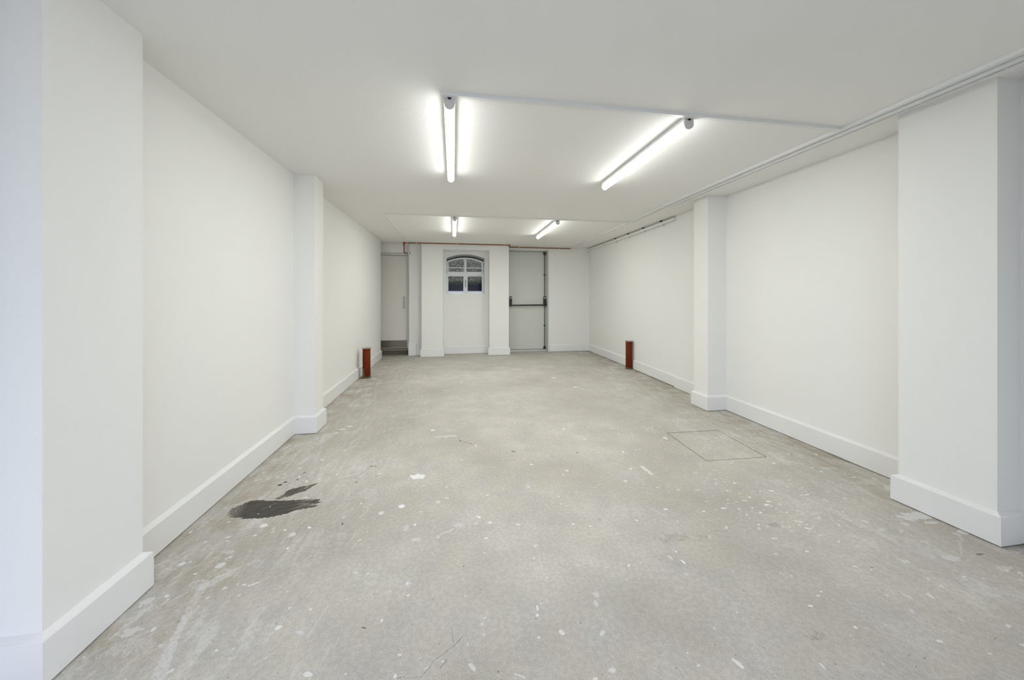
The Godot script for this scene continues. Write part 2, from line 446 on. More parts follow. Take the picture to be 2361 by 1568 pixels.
	func tar(poly: PackedVector2Array, brush: Vector2) -> void:
		# a patch of black bitumen brushed out along one direction
		var lo := Vector2(1e9, 1e9)
		var hi := -lo
		for q in poly:
			lo = lo.min(q)
			hi = hi.max(q)
		var first := 1e9
		var last := -1e9
		for q in poly:
			first = minf(first, q.dot(brush))
			last = maxf(last, q.dot(brush))
		lo -= Vector2.ONE * 0.05
		hi += Vector2.ONE * 0.05
		for v in range(maxi(0, int((lo.y - d0) * ppm)), mini(h, int((hi.y - d0) * ppm))):
			for u in range(maxi(0, int((lo.x - x0) * ppm)), mini(w, int((hi.x - x0) * ppm))):
				var q := Vector2(x0 + (u + 0.5) / ppm, d0 + (v + 0.5) / ppm)
				var along := q.dot(brush)
				var across := q.dot(Vector2(-brush.y, brush.x))
				var dry := rag.get_noise_2d(along * 0.16, across * 0.9)
				var n := Vector2(rag.get_noise_2d(q.x, q.y), rag.get_noise_2d(q.x + 7.0, q.y)) * 0.007 + brush * dry * 0.028
				if Geometry2D.is_point_in_polygon(q + n, poly):
					# worn thin towards the end the brush left it, and where it was first dabbed on
					var worn := clampf((along - (last - 0.15)) / 0.14, 0.0, 1.0)
					var start := clampf((first + 0.09 - along) / 0.05, 0.0, 1.0)
					var speck := rag.get_noise_2d(q.x * 3.0, q.y * 3.0)
					var a := 0.97 - worn * clampf(0.3 + 1.6 * dry + 1.0 * speck, 0.0, 0.9) - start * clampf(0.25 + 1.8 * speck, 0.0, 0.85)
					dot((v * w + u) * 3, 0.262 + dry * 0.07 + speck * 0.012, clampf(a, 0.0, 0.97))

	func texture() -> ImageTexture:
		return ImageTexture.create_from_image(Image.create_from_data(w, h, false, Image.FORMAT_RGB8, px))


func floor_material(s: Sheet) -> StandardMaterial3D:
	var rng := RandomNumberGenerator.new()
	rng.seed = 77
	s.base()
	for i in range(0, BLOBS.size(), 7):
		s.blob(BLOBS[i], BLOBS[i + 1], BLOBS[i + 2], BLOBS[i + 3], BLOBS[i + 4], BLOBS[i + 5], BLOBS[i + 6])
	# paint spots: thick along the walls and before the near pillar, thin in the middle
	for k in 7000:
		var X := rng.randf_range(-1.3, 2.75)
		var d := 0.9 + 6.4 * pow(rng.randf(), 1.3)
		var wall := absf(X - 0.72) / 2.0
		if rng.randf() > 0.22 + 0.75 * wall * wall:
			continue
		var r := 0.0013 + 0.0068 * pow(rng.randf(), 4.5)
		s.blob(X, d, r * rng.randf_range(1.0, 2.4), r, rng.randf_range(0.86, 0.97), rng.randf_range(0.55, 1.0), 0.3, rng.randf_range(0.0, PI))
	# the spatter by the near pillar on the right
	for k in 260:
		var X := 1.75 + rng.randfn() * 0.24
		var d := 1.78 + rng.randfn() * 0.2
		var r := 0.0014 + 0.006 * pow(rng.randf(), 3.0)
		s.blob(X, d, r * rng.randf_range(1.0, 2.6), r, rng.randf_range(0.86, 0.95), rng.randf_range(0.5, 0.95), 0.4, rng.randf_range(-0.5, 0.9))
	# scraped lines of cement and old paint
	for k in 340:
		var left := rng.randf() < 0.6
		var X := rng.randf_range(-1.25, -0.45) if left else rng.randf_range(1.4, 2.6)
		var d := rng.randf_range(1.0, 3.2) if left else rng.randf_range(1.2, 3.4)
		var a := (1.1 + rng.randfn() * 0.35) if left else (0.45 + rng.randfn() * 0.6)
		var l := rng.randf_range(0.02, 0.16)
		s.streak(X, d, X + cos(a) * l, d + sin(a) * l, rng.randf_range(0.0012, 0.006), rng.randf_range(0.82, 0.88), rng.randf_range(0.25, 0.65))
	# pin holes and grit
	for k in 1500:
		var X := rng.randf_range(-1.3, 2.75)
		var d := 0.9 + 4.5 * pow(rng.randf(), 2.0)
		var r := 0.0009 + 0.0016 * pow(rng.randf(), 3.0)
		s.blob(X, d, r * rng.randf_range(1.0, 1.8), r, rng.randf_range(0.25, 0.45), rng.randf_range(0.4, 0.85), 0.2, rng.randf_range(0.0, PI))
	for i in range(0, STREAKS.size(), 7):
		s.streak(STREAKS[i], STREAKS[i + 1], STREAKS[i + 2], STREAKS[i + 3], STREAKS[i + 4], STREAKS[i + 5], STREAKS[i + 6])
	# drops flung round the big splash
	for k in 60:
		var a := rng.randf() * TAU
		var l := 0.07 + 0.05 * absf(rng.randfn())
		s.blob(-0.203 + cos(a) * l, 2.318 + sin(a) * l * 0.9, 0.004, 0.002, 0.95, 0.9, 0.3, a)
	for outline in [TAR_BODY, TAR_ARM]:
		var poly := PackedVector2Array()
		for i in range(0, outline.size(), 2):
			poly.append(Vector2(outline[i], outline[i + 1]))
		s.tar(poly, Vector2(0.97, 0.24).normalized() if outline == TAR_BODY else Vector2(0.75, 0.66).normalized())
	for q in [[-0.99, 2.16, 0.95], [-1.02, 2.10, 0.85]]:
		s.blob(q[0], q[1], 0.004, 0.004, q[2], 1.0, 0.1)
	s.streak(-1.02, 2.14, -0.97, 2.20, 0.0015, 0.75, 0.8)
	var m := paint(Color.WHITE, 0.62)
	m.albedo_texture = s.texture()
	var n := FastNoiseLite.new()
	n.seed = 3
	n.frequency = 0.05
	n.fractal_octaves = 4
	var g := NoiseTexture2D.new()
	g.width = 1024
	g.height = 1024
	g.seamless = true
	g.as_normal_map = true
	g.bump_strength = 3.0
	g.noise = n
	m.normal_enabled = true
	m.normal_texture = g
	m.normal_scale = 0.25
	return m


func floor_quad(st: SurfaceTool, s: Sheet, c: Array) -> void:
	for k in [[0, 1, 2], [0, 2, 3]]:
		var a = c[k[0]]
		var b = c[k[1]]
		var e = c[k[2]]
		var order := [a, b, e]
		if (P(b[0], 0, b[1]) - P(a[0], 0, a[1])).cross(P(e[0], 0, e[1]) - P(a[0], 0, a[1])).y > 0.0:
			order = [a, e, b]
		for q in order:
			st.set_uv(Vector2((q[0] - s.x0) * s.ppm / s.w, (q[1] - s.d0) * s.ppm / s.h))
			st.set_normal(Vector3.UP)
			st.set_tangent(Plane(1, 0, 0, 1))
			st.add_vertex(P(q[0], q[2] if q.size() > 2 else 0.0, q[1]))


# ---------------------------------------------------------------- the setting
func skirting(parent: Node3D, line: Array, side: float, gap := 0.005, height := BOARD_H) -> void:
	# boards along a wall line of [x, d]; side says which hand the room is on. Each run is a board of its own, mitred into its neighbours.
	var pts: Array[Vector2] = []
	for q in line:
		pts.append(Vector2(q[0], q[1]))
	var nrm: Array[Vector2] = []
	for i in pts.size() - 1:
		var e := (pts[i + 1] - pts[i]).normalized()
		nrm.append(Vector2(-e.y, e.x) * side)
	var t := BOARD_T
	var profile := [[0.0, gap], [t, gap], [t, height - 0.002], [t - 0.002, height], [t - 0.006, height + 0.002], [0.0, height + 0.013]]
	for i in pts.size() - 1:
		var ends := []
		for e in [i, i + 1]:
			var mit := nrm[i]
			if e == i and i > 0:
				mit = (nrm[i - 1] + nrm[i]) / (1.0 + nrm[i - 1].dot(nrm[i]))
			elif e == i + 1 and i < nrm.size() - 1:
				mit = (nrm[i + 1] + nrm[i]) / (1.0 + nrm[i + 1].dot(nrm[i]))
			var loop := []
			for q in profile:
				var at: Vector2 = pts[e] + mit * q[0]
				loop.append(P(at.x, q[1], at.y))
			ends.append(loop)
		var st := begin()
		var c := Vector3.ZERO
		for k in profile.size():
			c += (ends[0][k] + ends[1][k]) / (2.0 * profile.size())
		for k in profile.size():
			var k2 := (k + 1) % profile.size()
			var m: Vector3 = (ends[0][k] + ends[0][k2] + ends[1][k] + ends[1][k2]) / 4.0 - c
			var along := P(pts[i + 1].x, 0, pts[i + 1].y) - P(pts[i].x, 0, pts[i].y)
			m -= along.normalized() * m.dot(along.normalized())
			quad(st, ends[0][k], ends[0][k2], ends[1][k2], ends[1][k], m)
		for e in 2:
			var out := (P(pts[i].x, 0, pts[i].y) - P(pts[i + 1].x, 0, pts[i + 1].y)) * (1.0 if e == 0 else -1.0)
			for k in range(1, profile.size() - 1):
				tri(st, ends[e][0], ends[e][k], ends[e][k + 1], out)
		part("board", st, M.satin, parent)


func arch(xa: float, xb: float, spring: float, crown: float, steps := 18) -> PackedVector2Array:
	# a segmental arch from right to left
	var half := (xb - xa) / 2.0
	var rise := crown - spring
	var r := (half * half + rise * rise) / (2.0 * rise)
	var out := PackedVector2Array()
	for i in steps + 1:
		var x := half * (1.0 - 2.0 * i / steps)
		out.append(Vector2((xa + xb) / 2.0 + x, crown - r + sqrt(r * r - x * x)))
	return out


func ring(outer: PackedVector2Array, inner: PackedVector2Array, st: SurfaceTool, d0: float, d1: float, xf := Transform3D.IDENTITY) -> void:
	# a frame between two outlines with equally many corners
	var n := outer.size()
	for i in n:
		var j := (i + 1) % n
		for z in [-d0, -d1]:
			quad(st, xf * Vector3(outer[i].x, outer[i].y, z), xf * Vector3(outer[j].x, outer[j].y, z), xf * Vector3(inner[j].x, inner[j].y, z), xf * Vector3(inner[i].x, inner[i].y, z), xf.basis * Vector3(0, 0, 1 if z == -d0 else -1))
		for o in 2:
			var line := outer if o == 0 else inner
			var e := (line[j] - line[i]).normalized()
			var nn := Vector2(e.y, -e.x)
			var mid := (line[i] + line[j]) / 2.0
			var away := (outer[i] + outer[j] - inner[i] - inner[j]) * (1.0 if o == 0 else -1.0)
			if nn.dot(away) < 0:
				nn = -nn
			quad(st, xf * Vector3(line[i].x, line[i].y, -d0), xf * Vector3(line[j].x, line[j].y, -d0), xf * Vector3(line[j].x, line[j].y, -d1), xf * Vector3(line[i].x, line[i].y, -d1), xf.basis * Vector3(nn.x, nn.y, 0))


func build_floor() -> void:
	var left := Sheet.new(-1.36, 0.86, 0.81, 3.0, 940.0)
	var near := Sheet.new(0.81, 0.86, 2.98, 3.0, 940.0)
	var far := Sheet.new(-1.36, 3.0, 2.98, 7.6, 400.0)
	var st := begin()
	st.set_smooth_group(0)
	var h := [[1.745, 2.271], [2.214, 2.257], [2.243, 2.778], [1.774, 2.794]]
	var o := [[0.81, -1.25], [3.1, -1.25], [3.1, 3.0], [0.81, 3.0]]
	for i in 4:
		var j := (i + 1) % 4
		floor_quad(st, near, [o[i], o[j], h[j], h[i]])
	var mesh := st.commit()
	st = begin()
	floor_quad(st, left, [[-2.3, -1.25], [0.81, -1.25], [0.81, 3.0], [-2.3, 3.0]])
	mesh = st.commit(mesh)
	st = begin()
	floor_quad(st, far, [[-2.3, 3.0], [3.1, 3.0], [3.1, 7.8], [-2.3, 7.8]])
	mesh = st.commit(mesh)
	# the rebate round the cover, and the slab's underside
	st = begin()
	for i in 4:
		var j := (i + 1) % 4
		var n := Vector3(1.98 - (h[i][0] + h[j][0]) / 2.0, 0, -2.525 + (h[i][1] + h[j][1]) / 2.0)
		quad(st, P(h[i][0], 0, h[i][1]), P(h[j][0], 0, h[j][1]), P(h[j][0], -0.005, h[j][1]), P(h[i][0], -0.005, h[i][1]), n)
	quad(st, P(h[0][0], -0.005, h[0][1]), P(h[1][0], -0.005, h[1][1]), P(h[2][0], -0.005, h[2][1]), P(h[3][0], -0.005, h[3][1]), Vector3.UP)
	prism(st, [[-2.3, -1.25], [3.1, -1.25], [3.1, 3.0], [-2.3, 3.0]], -0.14, -0.04)
	prism(st, [[-2.3, 3.0], [3.1, 3.0], [3.1, 7.8], [-2.3, 7.8]], -0.14, -0.04)
	st.generate_normals()
	mesh = st.commit(mesh)
	var nm := floor_material(near)
	mesh.surface_set_material(0, nm)
	mesh.surface_set_material(1, floor_material(left))
	mesh.surface_set_material(2, floor_material(far))
	mesh.surface_set_material(3, M.rebate)
	var f := MeshInstance3D.new()
	f.name = "floor"
	f.mesh = mesh
	add_child(f, true)
	tag(f, "bare grey concrete floor with paint spots, cement smears and a black tar patch", "floor", "", "structure")
	# the cover set flush into the floor
	var c := thing("access_cover", "square concrete access cover set flush in the floor before the right wall", "cover", P(1.99, -0.005, 2.52))
	# a dirty joint, wider on the near and left sides
	var top := [[h[0][0] + 0.0055, h[0][1] + 0.0055, -0.0008], [h[1][0] - 0.003, h[1][1] + 0.0055, -0.0008], [h[2][0] - 0.003, h[2][1] - 0.0035, -0.0008], [h[3][0] + 0.0055, h[3][1] - 0.0035, -0.0008]]
	st = begin()
	floor_quad(st, near, top)
	mesh = st.commit()
	st = begin()
	for i in 4:
		var j := (i + 1) % 4
		var n := Vector3((top[i][0] + top[j][0]) / 2.0 - 1.994, 0, 2.525 - (top[i][1] + top[j][1]) / 2.0)
		quad(st, P(top[i][0], -0.0008, top[i][1]), P(top[j][0], -0.0008, top[j][1]), P(top[j][0], -0.0045, top[j][1]), P(top[i][0], -0.0045, top[i][1]), n)
	st.generate_normals()
	mesh = st.commit(mesh)
	mesh.surface_set_material(0, nm)
	mesh.surface_set_material(1, M.rebate)
	var s := MeshInstance3D.new()
	s.name = "slab"
	s.mesh = mesh
	c.add_child(s, true)
	s.position = -c.position


func build_walls() -> void:
	var st := begin()
	wall_box(st, -2.3, 3.3, CEIL, CEIL + 0.25, -2.1, 7.8)
	tag(part("ceiling", st, M.ceiling, self), "flat white plastered ceiling over the whole room", "ceiling", "", "structure")

	# left: two bays with two shallow pillars
	var w := thing("wall_left", "long white wall on the left with two shallow pillars", "wall", Vector3.ZERO, "", "structure")
	st = begin()
	prism(st, [[-1.31, -1.9], [-1.319, 1.3], [-1.325, 4.0], [-1.332, 7.0], [-1.65, 7.0], [-1.65, -1.9]], -0.1, CEIL + 0.02)
	part("wall_panel", st, M.wall, w)
	st = begin()
	prism(st, [[-1.207, 1.283], [-1.198, 1.622], [-1.36, 1.622], [-1.36, 1.283]], -0.1, CEIL + 0.02)
	part("pillar", st, M.wall, w)
	st = begin()
	prism(st, [[-1.155, 3.27], [-1.155, 3.47], [-1.36, 3.47], [-1.36, 3.27]], -0.1, CEIL + 0.02)
	part("pillar", st, M.wall, w)
	# the closed end of the door alcove beyond this wall
	st = begin()
	wall_box(st, -1.95, -1.62, -0.1, CEIL + 0.02, 6.6, 7.0)
	wall_box(st, -2.25, -1.9, -0.1, CEIL + 0.02, 6.6, 7.8)
	part("alcove_wall", st, M.wall, w)

	# right: bay, pillars, a lined stretch and the older wall beyond it
	w = thing("wall_right", "long white wall on the right with two pillars and a pipe", "wall", Vector3.ZERO, "", "structure")
	st = begin()
	prism(st, [[2.732, 1.3], [2.737, 3.4], [3.2, 3.4], [3.2, 1.3]], -0.1, CEIL + 0.02)
	prism(st, [[2.626, -1.9], [2.632, 1.4], [3.2, 1.4], [3.2, -1.9]], -0.1, CEIL + 0.02)
	part("wall_panel", st, M.wall, w)
	st = begin()
	prism(st, [[2.491, 1.292], [2.470, 1.655], [2.8, 1.655], [2.8, 1.292]], -0.1, CEIL + 0.02)
	part("pillar", st, M.wall, w)
	st = begin()
	prism(st, [[2.527, 3.27], [2.527, 3.482], [2.8, 3.482], [2.8, 3.27]], -0.1, CEIL + 0.02)
	part("pillar", st, M.wall, w)
	st = begin()
	prism(st, [[2.764, 3.4], [2.766, 4.16], [3.2, 4.16], [3.2, 3.4]], -0.1, CEIL + 0.02)
	part("wall_lining", st, M.wall, w)
	st = begin()
	prism(st, [[2.78, 4.1], [2.812, 5.3], [3.2, 5.3], [3.2, 4.1]], -0.1, CEIL + 0.02)
	prism(st, [[2.812, 5.3], [2.826, 6.4], [2.828, 7.3], [3.2, 7.3], [3.2, 5.3]], -0.1, CEIL + 0.02)
	part("wall_panel", st, M.wall, w)

	# far end: door alcove, two piers with a window niche, fire door, plain wall
	w = thing("wall_far", "white end wall with two piers, a niche and two doorways", "wall", Vector3.ZERO, "", "structure")
	st = begin()
	wall_box(st, -1.95, -0.85, 2.0, CEIL + 0.02, 7.24, 7.8)
	wall_box(st, -1.95, -0.85, -0.1, 2.05, 7.52, 7.8)
	part("lintel", st, M.wall, w)
	st = begin()
	wall_box(st, -0.85, -0.55, -0.1, CEIL + 0.02, 7.24, 7.8)
	part("wall_panel", st, M.wall, w)
	st = begin()
	wall_box(st, -0.596, -0.198, -0.1, CEIL + 0.02, 7.02, 7.8)
	part("pier", st, M.wall, w)
	st = begin()
	wall_box(st, 0.694, 1.076, -0.1, CEIL + 0.02, 7.02, 7.8)
	part("pier", st, M.wall, w)
	st = begin()
	wall_box(st, -0.25, 0.75, -0.1, 1.2, 7.31, 7.8)
	var hole := arch(-0.14, 0.627, 1.914, 1.997)
	var outline := PackedVector2Array([Vector2(-0.25, 1.2), Vector2(-0.25, CEIL + 0.02), Vector2(0.75, CEIL + 0.02), Vector2(0.75, 1.2), Vector2(0.627, 1.2)])
	outline.append_array(hole)
	outline.append(Vector2(-0.14, 1.2))
	extrude_d(st, outline, 7.31, 7.8)
	part("niche_back", st, M.wall, w)
	st = begin()
	wall_box(st, -0.198, 0.694, 2.053, CEIL + 0.02, 7.022, 7.4)
	part("niche_head", st, M.wall, w)
	st = begin()
	wall_box(st, 1.076, 1.947, 2.112, CEIL + 0.02, 7.27, 7.8)
	wall_box(st, 1.05, 1.98, -0.1, 2.15, 7.58, 7.79)
	part("lintel", st, M.wall, w)
	st = begin()
	wall_box(st, 1.947, 3.2, -0.1, CEIL + 0.02, 7.27, 7.8)
	part("wall_panel", st, M.wall, w)

	# behind the camera: the front wall with its wide doorway open to the street
	w = thing("wall_near", "white front wall with the wide open doorway to the street", "wall", Vector3.ZERO, "", "structure")
	st = begin()
	wall_box(st, -1.7, DOOR_X0, -0.1, CEIL + 0.02, -1.25, -0.95)
	wall_box(st, DOOR_X1, 3.2, -0.1, CEIL + 0.02, -1.25, -0.95)
	part("wall_panel", st, M.wall, w)
	st = begin()
	wall_box(st, DOOR_X0, DOOR_X1, DOOR_Y, CEIL + 0.02, -1.25, -0.95)
	part("lintel", st, M.wall, w)

	var b := thing("baseboard_left", "white baseboard along the left wall and round its pillars", "baseboard", Vector3.ZERO, "", "structure")
	skirting(b, [[-1.312, -0.95], [-1.319, 1.283], [-1.207, 1.283], [-1.198, 1.622], [-1.32, 1.622], [-1.324, 3.27], [-1.155, 3.27], [-1.155, 3.47], [-1.324, 3.47], [-1.332, 7.0]], -1.0)
	b = thing("baseboard_right", "white baseboard along the right wall and round its pillars", "baseboard", Vector3.ZERO, "", "structure")
	skirting(b, [[2.626, -0.95], [2.631, 1.292], [2.491, 1.292], [2.470, 1.655], [2.733, 1.655], [2.737, 3.27], [2.527, 3.27], [2.527, 3.482], [2.764, 3.482], [2.765, 4.16]], 1.0)
	skirting(b, [[2.781, 4.16], [2.8115, 5.295]], 1.0, 0.012)
	skirting(b, [[2.814, 5.41], [2.826, 6.4], [2.828, 7.27], [1.962, 7.27]], 1.0, 0.008)
	b = thing("baseboard_far", "white baseboard round the piers of the end wall", "baseboard", Vector3.ZERO, "", "structure")
	skirting(b, [[-0.707, 7.24], [-0.596, 7.24]], -1.0)
	skirting(b, [[-0.596, 7.2], [-0.596, 7.02], [-0.198, 7.02], [-0.198, 7.31], [0.694, 7.31], [0.694, 7.02], [1.076, 7.02], [1.076, 7.3]], -1.0)
	st = begin()
	box(st, P(-0.862, 0.0, 7.19), P(-0.707, 0.243, 7.25), 0.008)
	part("plinth_block", st, M.satin, b)


func build_lamps() -> void:
	# one LED batten, then three copies
	var y0 := CEIL - 0.072
	var lamp := thing("tube_light", "", "light", P(-0.02, CEIL, 1.845), "white tube lights on the ceiling")
	var L := 1.2
	var d0 := 1.845
	var x := -0.02
	var st := begin()
	box(st, P(x - 0.0265, CEIL - 0.043, d0 + 0.01), P(x + 0.0265, CEIL - 0.003, d0 + L - 0.01), 0.0015)
	box(st, P(x - 0.019, CEIL - 0.004, d0 + 0.02), P(x + 0.019, CEIL, d0 + L - 0.02))
	part("housing", st, M.lamp_body, lamp)
	st = begin()
	for s in [-1.0, 1.0]:
		box(st, P(x + s * 0.0262, CEIL - 0.0425, d0 + 0.013), P(x + s * 0.0272, CEIL - 0.022, d0 + L - 0.013))
	part("diffuser_lip", st, M.lip_glow, lamp, "dimly glowing upper lip of the diffuser")
	st = begin()
	var dome := PackedVector2Array([Vector2(x - 0.0245, CEIL - 0.0425), Vector2(x - 0.0245, y0 + 0.0255)])
	for i in range(1, 24):
		var a := PI + PI * i / 24.0
		dome.append(Vector2(x + cos(a) * 0.0245, y0 + 0.0255 + sin(a) * 0.0255))
	dome.append(Vector2(x + 0.0245, y0 + 0.0255))
	dome.append(Vector2(x + 0.0245, CEIL - 0.0425))
	extrude_d(st, dome, d0 + 0.012, d0 + L - 0.012)
	part("diffuser", st, M.glow, lamp, "glowing white diffuser")
	for e in 2:
		st = begin()
		var cap := PackedVector2Array([Vector2(x - 0.0265, CEIL - 0.0305), Vector2(x - 0.0265, y0 + 0.0255)])
		for i in range(1, 24):
			var a := PI + PI * i / 24.0
			cap.append(Vector2(x + cos(a) * 0.0265, y0 + 0.0255 + sin(a) * 0.0265))
		cap.append(Vector2(x + 0.0265, y0 + 0.0255))
		cap.append(Vector2(x + 0.0265, CEIL - 0.0305))
		var da := d0 if e == 0 else d0 + L - 0.012
		extrude_d(st, cap, da, da + 0.012)
		box(st, P(x - 0.0265, CEIL - 0.0293, da + 0.0012), P(x + 0.0265, CEIL, da + 0.012), 0.0008)
		var c := part("end_cap", st, M.lamp_cap, lamp)
		st = begin()
		var hole := PackedVector2Array()
		for i in 13:
			var a := PI + PI * i / 12.0
			hole.append(Vector2(x + cos(a) * 0.0105, CEIL - 0.0165 + sin(a) * 0.0105))
		var df := da - 0.0006 if e == 0 else da + 0.0126
		extrude_d(st, hole, df, da + 0.006)
		part("cable_hole", st, M.black, c, "black half-round cable hole")
	# the lamp's own light, just under the glowing face and as long and wide
	var light := AreaLight3D.new()
	light.name = "glow"
	light.area_size = Vector2(0.045, L - 0.04)
	light.light_color = LAMP_COLOR
	light.light_energy = LAMP_ENERGY
	light.shadow_enabled = true
	light.set("area_range", 14.0)
	lamp.add_child(light)
	light.position = Vector3(0, y0 - 0.003 - CEIL, -L / 2.0)
	light.rotation.x = -PI / 2.0
	var spots := [[-0.02, 1.845, 0.0, "tube light nearest the camera, the left one of the near pair"], [1.315, 1.85, -0.7, "tube light of the near pair closer to the right wall trunking"], [0.014, 4.605, 0.0, "small distant tube light in front of the window, the left one"], [1.36, 4.61, -0.7, "small distant tube light in front of the grey fire door"]]
	for i in 4:
		var o: Node3D = lamp
		if i > 0:
			o = lamp.duplicate()
			o.name = numbered("tube_light")
			add_child(o, true)
		o.position = P(spots[i][0], CEIL, spots[i][1])
		o.rotation_degrees.y = spots[i][2]
		tag(o, spots[i][3], "light", "white tube lights on the ceiling")


func trunk(called: String, label: String, category: String, line: Array, wd: float, ht: float, lid := true) -> void:
	# square plastic trunking on the ceiling along [x, d] points (its left or near edge), wide wd to the right or the far side
	var o := thing(called, label, category, P(line[0][0], CEIL, line[0][1]))
	var along_x := absf(line[1][0] - line[0][0]) > absf(line[1][1] - line[0][1])
	for pass_ in (2 if lid else 1):
		var st := begin()
		var y1 := CEIL if pass_ == 0 else CEIL - ht * 0.86
		var y0 := CEIL - ht * 0.88 if pass_ == 0 else CEIL - ht
		var a := 0.0012 if pass_ == 0 and lid else 0.0
		for i in line.size() - 1:
			var p = line[i]
			var q = line[i + 1]
			if along_x:
				prism(st, [[p[0], p[1] + a], [q[0], q[1] + a], [q[0], q[1] + wd - a], [p[0], p[1] + wd - a]], y0, y1)
			else:
				prism(st, [[p[0] + a, p[1]], [q[0] + a, q[1]], [q[0] + wd - a, q[1]], [p[0] + wd - a, p[1]]], y0, y1)
		part("channel" if pass_ == 0 else "lid", st, M.plastic, o)


func build_services() -> void:
	trunk("ceiling_trunking", "white mini trunking crossing the ceiling from the near tube lights to the right", "trunking", [[-0.061, 1.824], [2.312, 1.822]], 0.025, 0.017)
	trunk("ceiling_trunking", "thin white trunking crossing the ceiling at the two distant tube lights", "trunking", [[-0.834, 4.585], [2.345, 4.583]], 0.025, 0.017)
	trunk("ceiling_trunking", "short white trunking running along the ceiling to the flush door on the left", "trunking", [[-0.846, 4.61], [-0.86, 7.24]], 0.022, 0.014)
	trunk("wall_trunking", "long white cable trunking running the whole right side of the ceiling", "trunking", [[2.303, -0.95], [2.303, 2.4], [2.297, 3.2], [2.343, 4.6], [2.40, 6.0], [2.436, 7.27]], 0.027, 0.018)
	trunk("wall_trunking", "slim white second trunking beside the long one at the right wall", "trunking", [[2.345, -0.95], [2.345, 2.4], [2.339, 3.2], [2.376, 4.55]], 0.022, 0.028)
	# a thin white cable clipped beside them
	var o := thing("white_cable", "thin white cable clipped to the ceiling by the right wall", "cable", P(2.43, CEIL - 0.006, 2.0))
	var st := begin(true)
	tube(st, [P(2.44, CEIL - 0.005, -0.95), P(2.438, CEIL - 0.005, 1.0), P(2.431, CEIL - 0.006, 1.85), P(2.428, CEIL - 0.006, 2.54), P(2.432, CEIL - 0.006, 3.52), P(2.437, CEIL - 0.005, 3.66), P(2.415, CEIL - 0.005, 3.95), P(2.408, CEIL - 0.005, 4.5)], 0.0045, 8)
	part("cable", st, M.plastic, o)
	for d in [1.84, 2.54, 3.52]:
		st = begin()
		box(st, P(2.422, CEIL - 0.013, d - 0.005), P(2.438, CEIL, d + 0.005), 0.002)
		part("clip", st, M.plastic, o)
	o = thing("loose_cable", "short loose white cable curving from the trunking end to the copper pipe", "cable", P(2.45, CEIL - 0.01, 6.9))
	st = begin(true)
	tube(st, bends([P(2.45, CEIL - 0.006, 6.35), P(2.495, CEIL - 0.006, 6.75), P(2.50, CEIL - 0.006, 6.86), P(2.455, CEIL - 0.008, 6.95), P(2.45, CEIL - 0.012, 7.262)], 0.05), 0.006, 8)
	part("cable", st, M.plastic, o)

	# copper pipe along the top of the end wall
	o = thing("copper_pipe", "bare copper pipe along the top of the end wall above the window", "pipe", P(0.5, 2.155, 7.1))
	var r := 0.0085
	st = begin(true)
	tube(st, bends([P(-0.94, 1.992, 7.225), P(-0.94, 2.125, 7.225), P(-0.94, 2.15, 7.20), P(-0.93, 2.156, 7.03), P(-0.905, 2.156, 6.993), P(1.05, 2.154, 6.995), P(1.092, 2.153, 7.01), P(1.094, 2.151, 7.23), P(1.13, 2.151, 7.252), P(2.415, 2.146, 7.252)], 0.03), r)
	part("pipe_run", st, M.copper, o)
	st = begin(true)
	tube(st, bends([P(-0.94, 2.01, 7.225), P(-0.94, 1.99, 7.225), P(-0.868, 1.99, 7.225)], 0.02), r)
	part("pipe_drop", st, M.copper_dark, o)
	for q in [[-0.94, 2.15, 7.2], [-0.922, 2.156, 7.01], [1.085, 2.154, 7.0], [1.1, 2.151, 7.245]]:
		st = begin(true)
		tube(st, [P(q[0] - 0.014, q[1], q[2]), P(q[0] + 0.014, q[1], q[2])], r + 0.003)
		part("elbow", st, M.copper, o)
	for q in [[-0.69, 2.156, 6.995], [0.06, 2.155, 6.995], [0.98, 2.154, 6.995], [1.33, 2.151, 7.252], [2.17, 2.147, 7.252]]:
		st = begin()
		box(st, P(q[0] - 0.006, q[1] - 0.013, q[2] - 0.013), P(q[0] + 0.006, q[1] + 0.013, q[2] + 0.028), 0.003)
		part("pipe_clip", st, M.plastic, o, "white plastic clip")
	st = begin(true)
	tube(st, [P(2.415, 2.146, 7.252), P(2.45, 2.144, 7.252)], 0.013)
	part("coupling", st, M.plastic, o, "white end coupling")
	o = thing("junction_box", "small white connector block beside the head of the flush door", "fitting", P(-0.86, 1.99, 7.23))
	st = begin()
	box(st, P(-0.872, 1.975, 7.205), P(-0.842, 2.005, 7.242), 0.004)
	part("body", st, M.plastic, o)
	st = begin()
	box(st, P(-0.846, 1.977, 7.21), P(-0.832, 2.001, 7.238), 0.002)
	part("grommet", st, M.black, o)
	o = thing("conduit", "short white vertical conduit over the corner of the flush door", "trunking", P(-0.86, 2.0, 7.23))
	st = begin()
	box(st, P(-0.876, 2.0, 7.218), P(-0.846, CEIL, 7.242), 0.002)
	part("channel", st, M.conduit_shaded, o)

	# painted service pipe on the far part of the right wall
	o = thing("painted_pipe", "white painted pipe with brackets under the ceiling on the right wall", "pipe", P(2.77, 2.12, 5.5))
	st = begin(true)
	var run := [P(2.752, 2.130, 4.163), P(2.77, 2.130, 4.9), P(2.79, 2.131, 5.5), P(2.803, 2.134, 6.4), P(2.805, 2.136, 7.26)]
	tube(st, run, 0.0175, 16)
	part("pipe_run", st, M.wall, o)
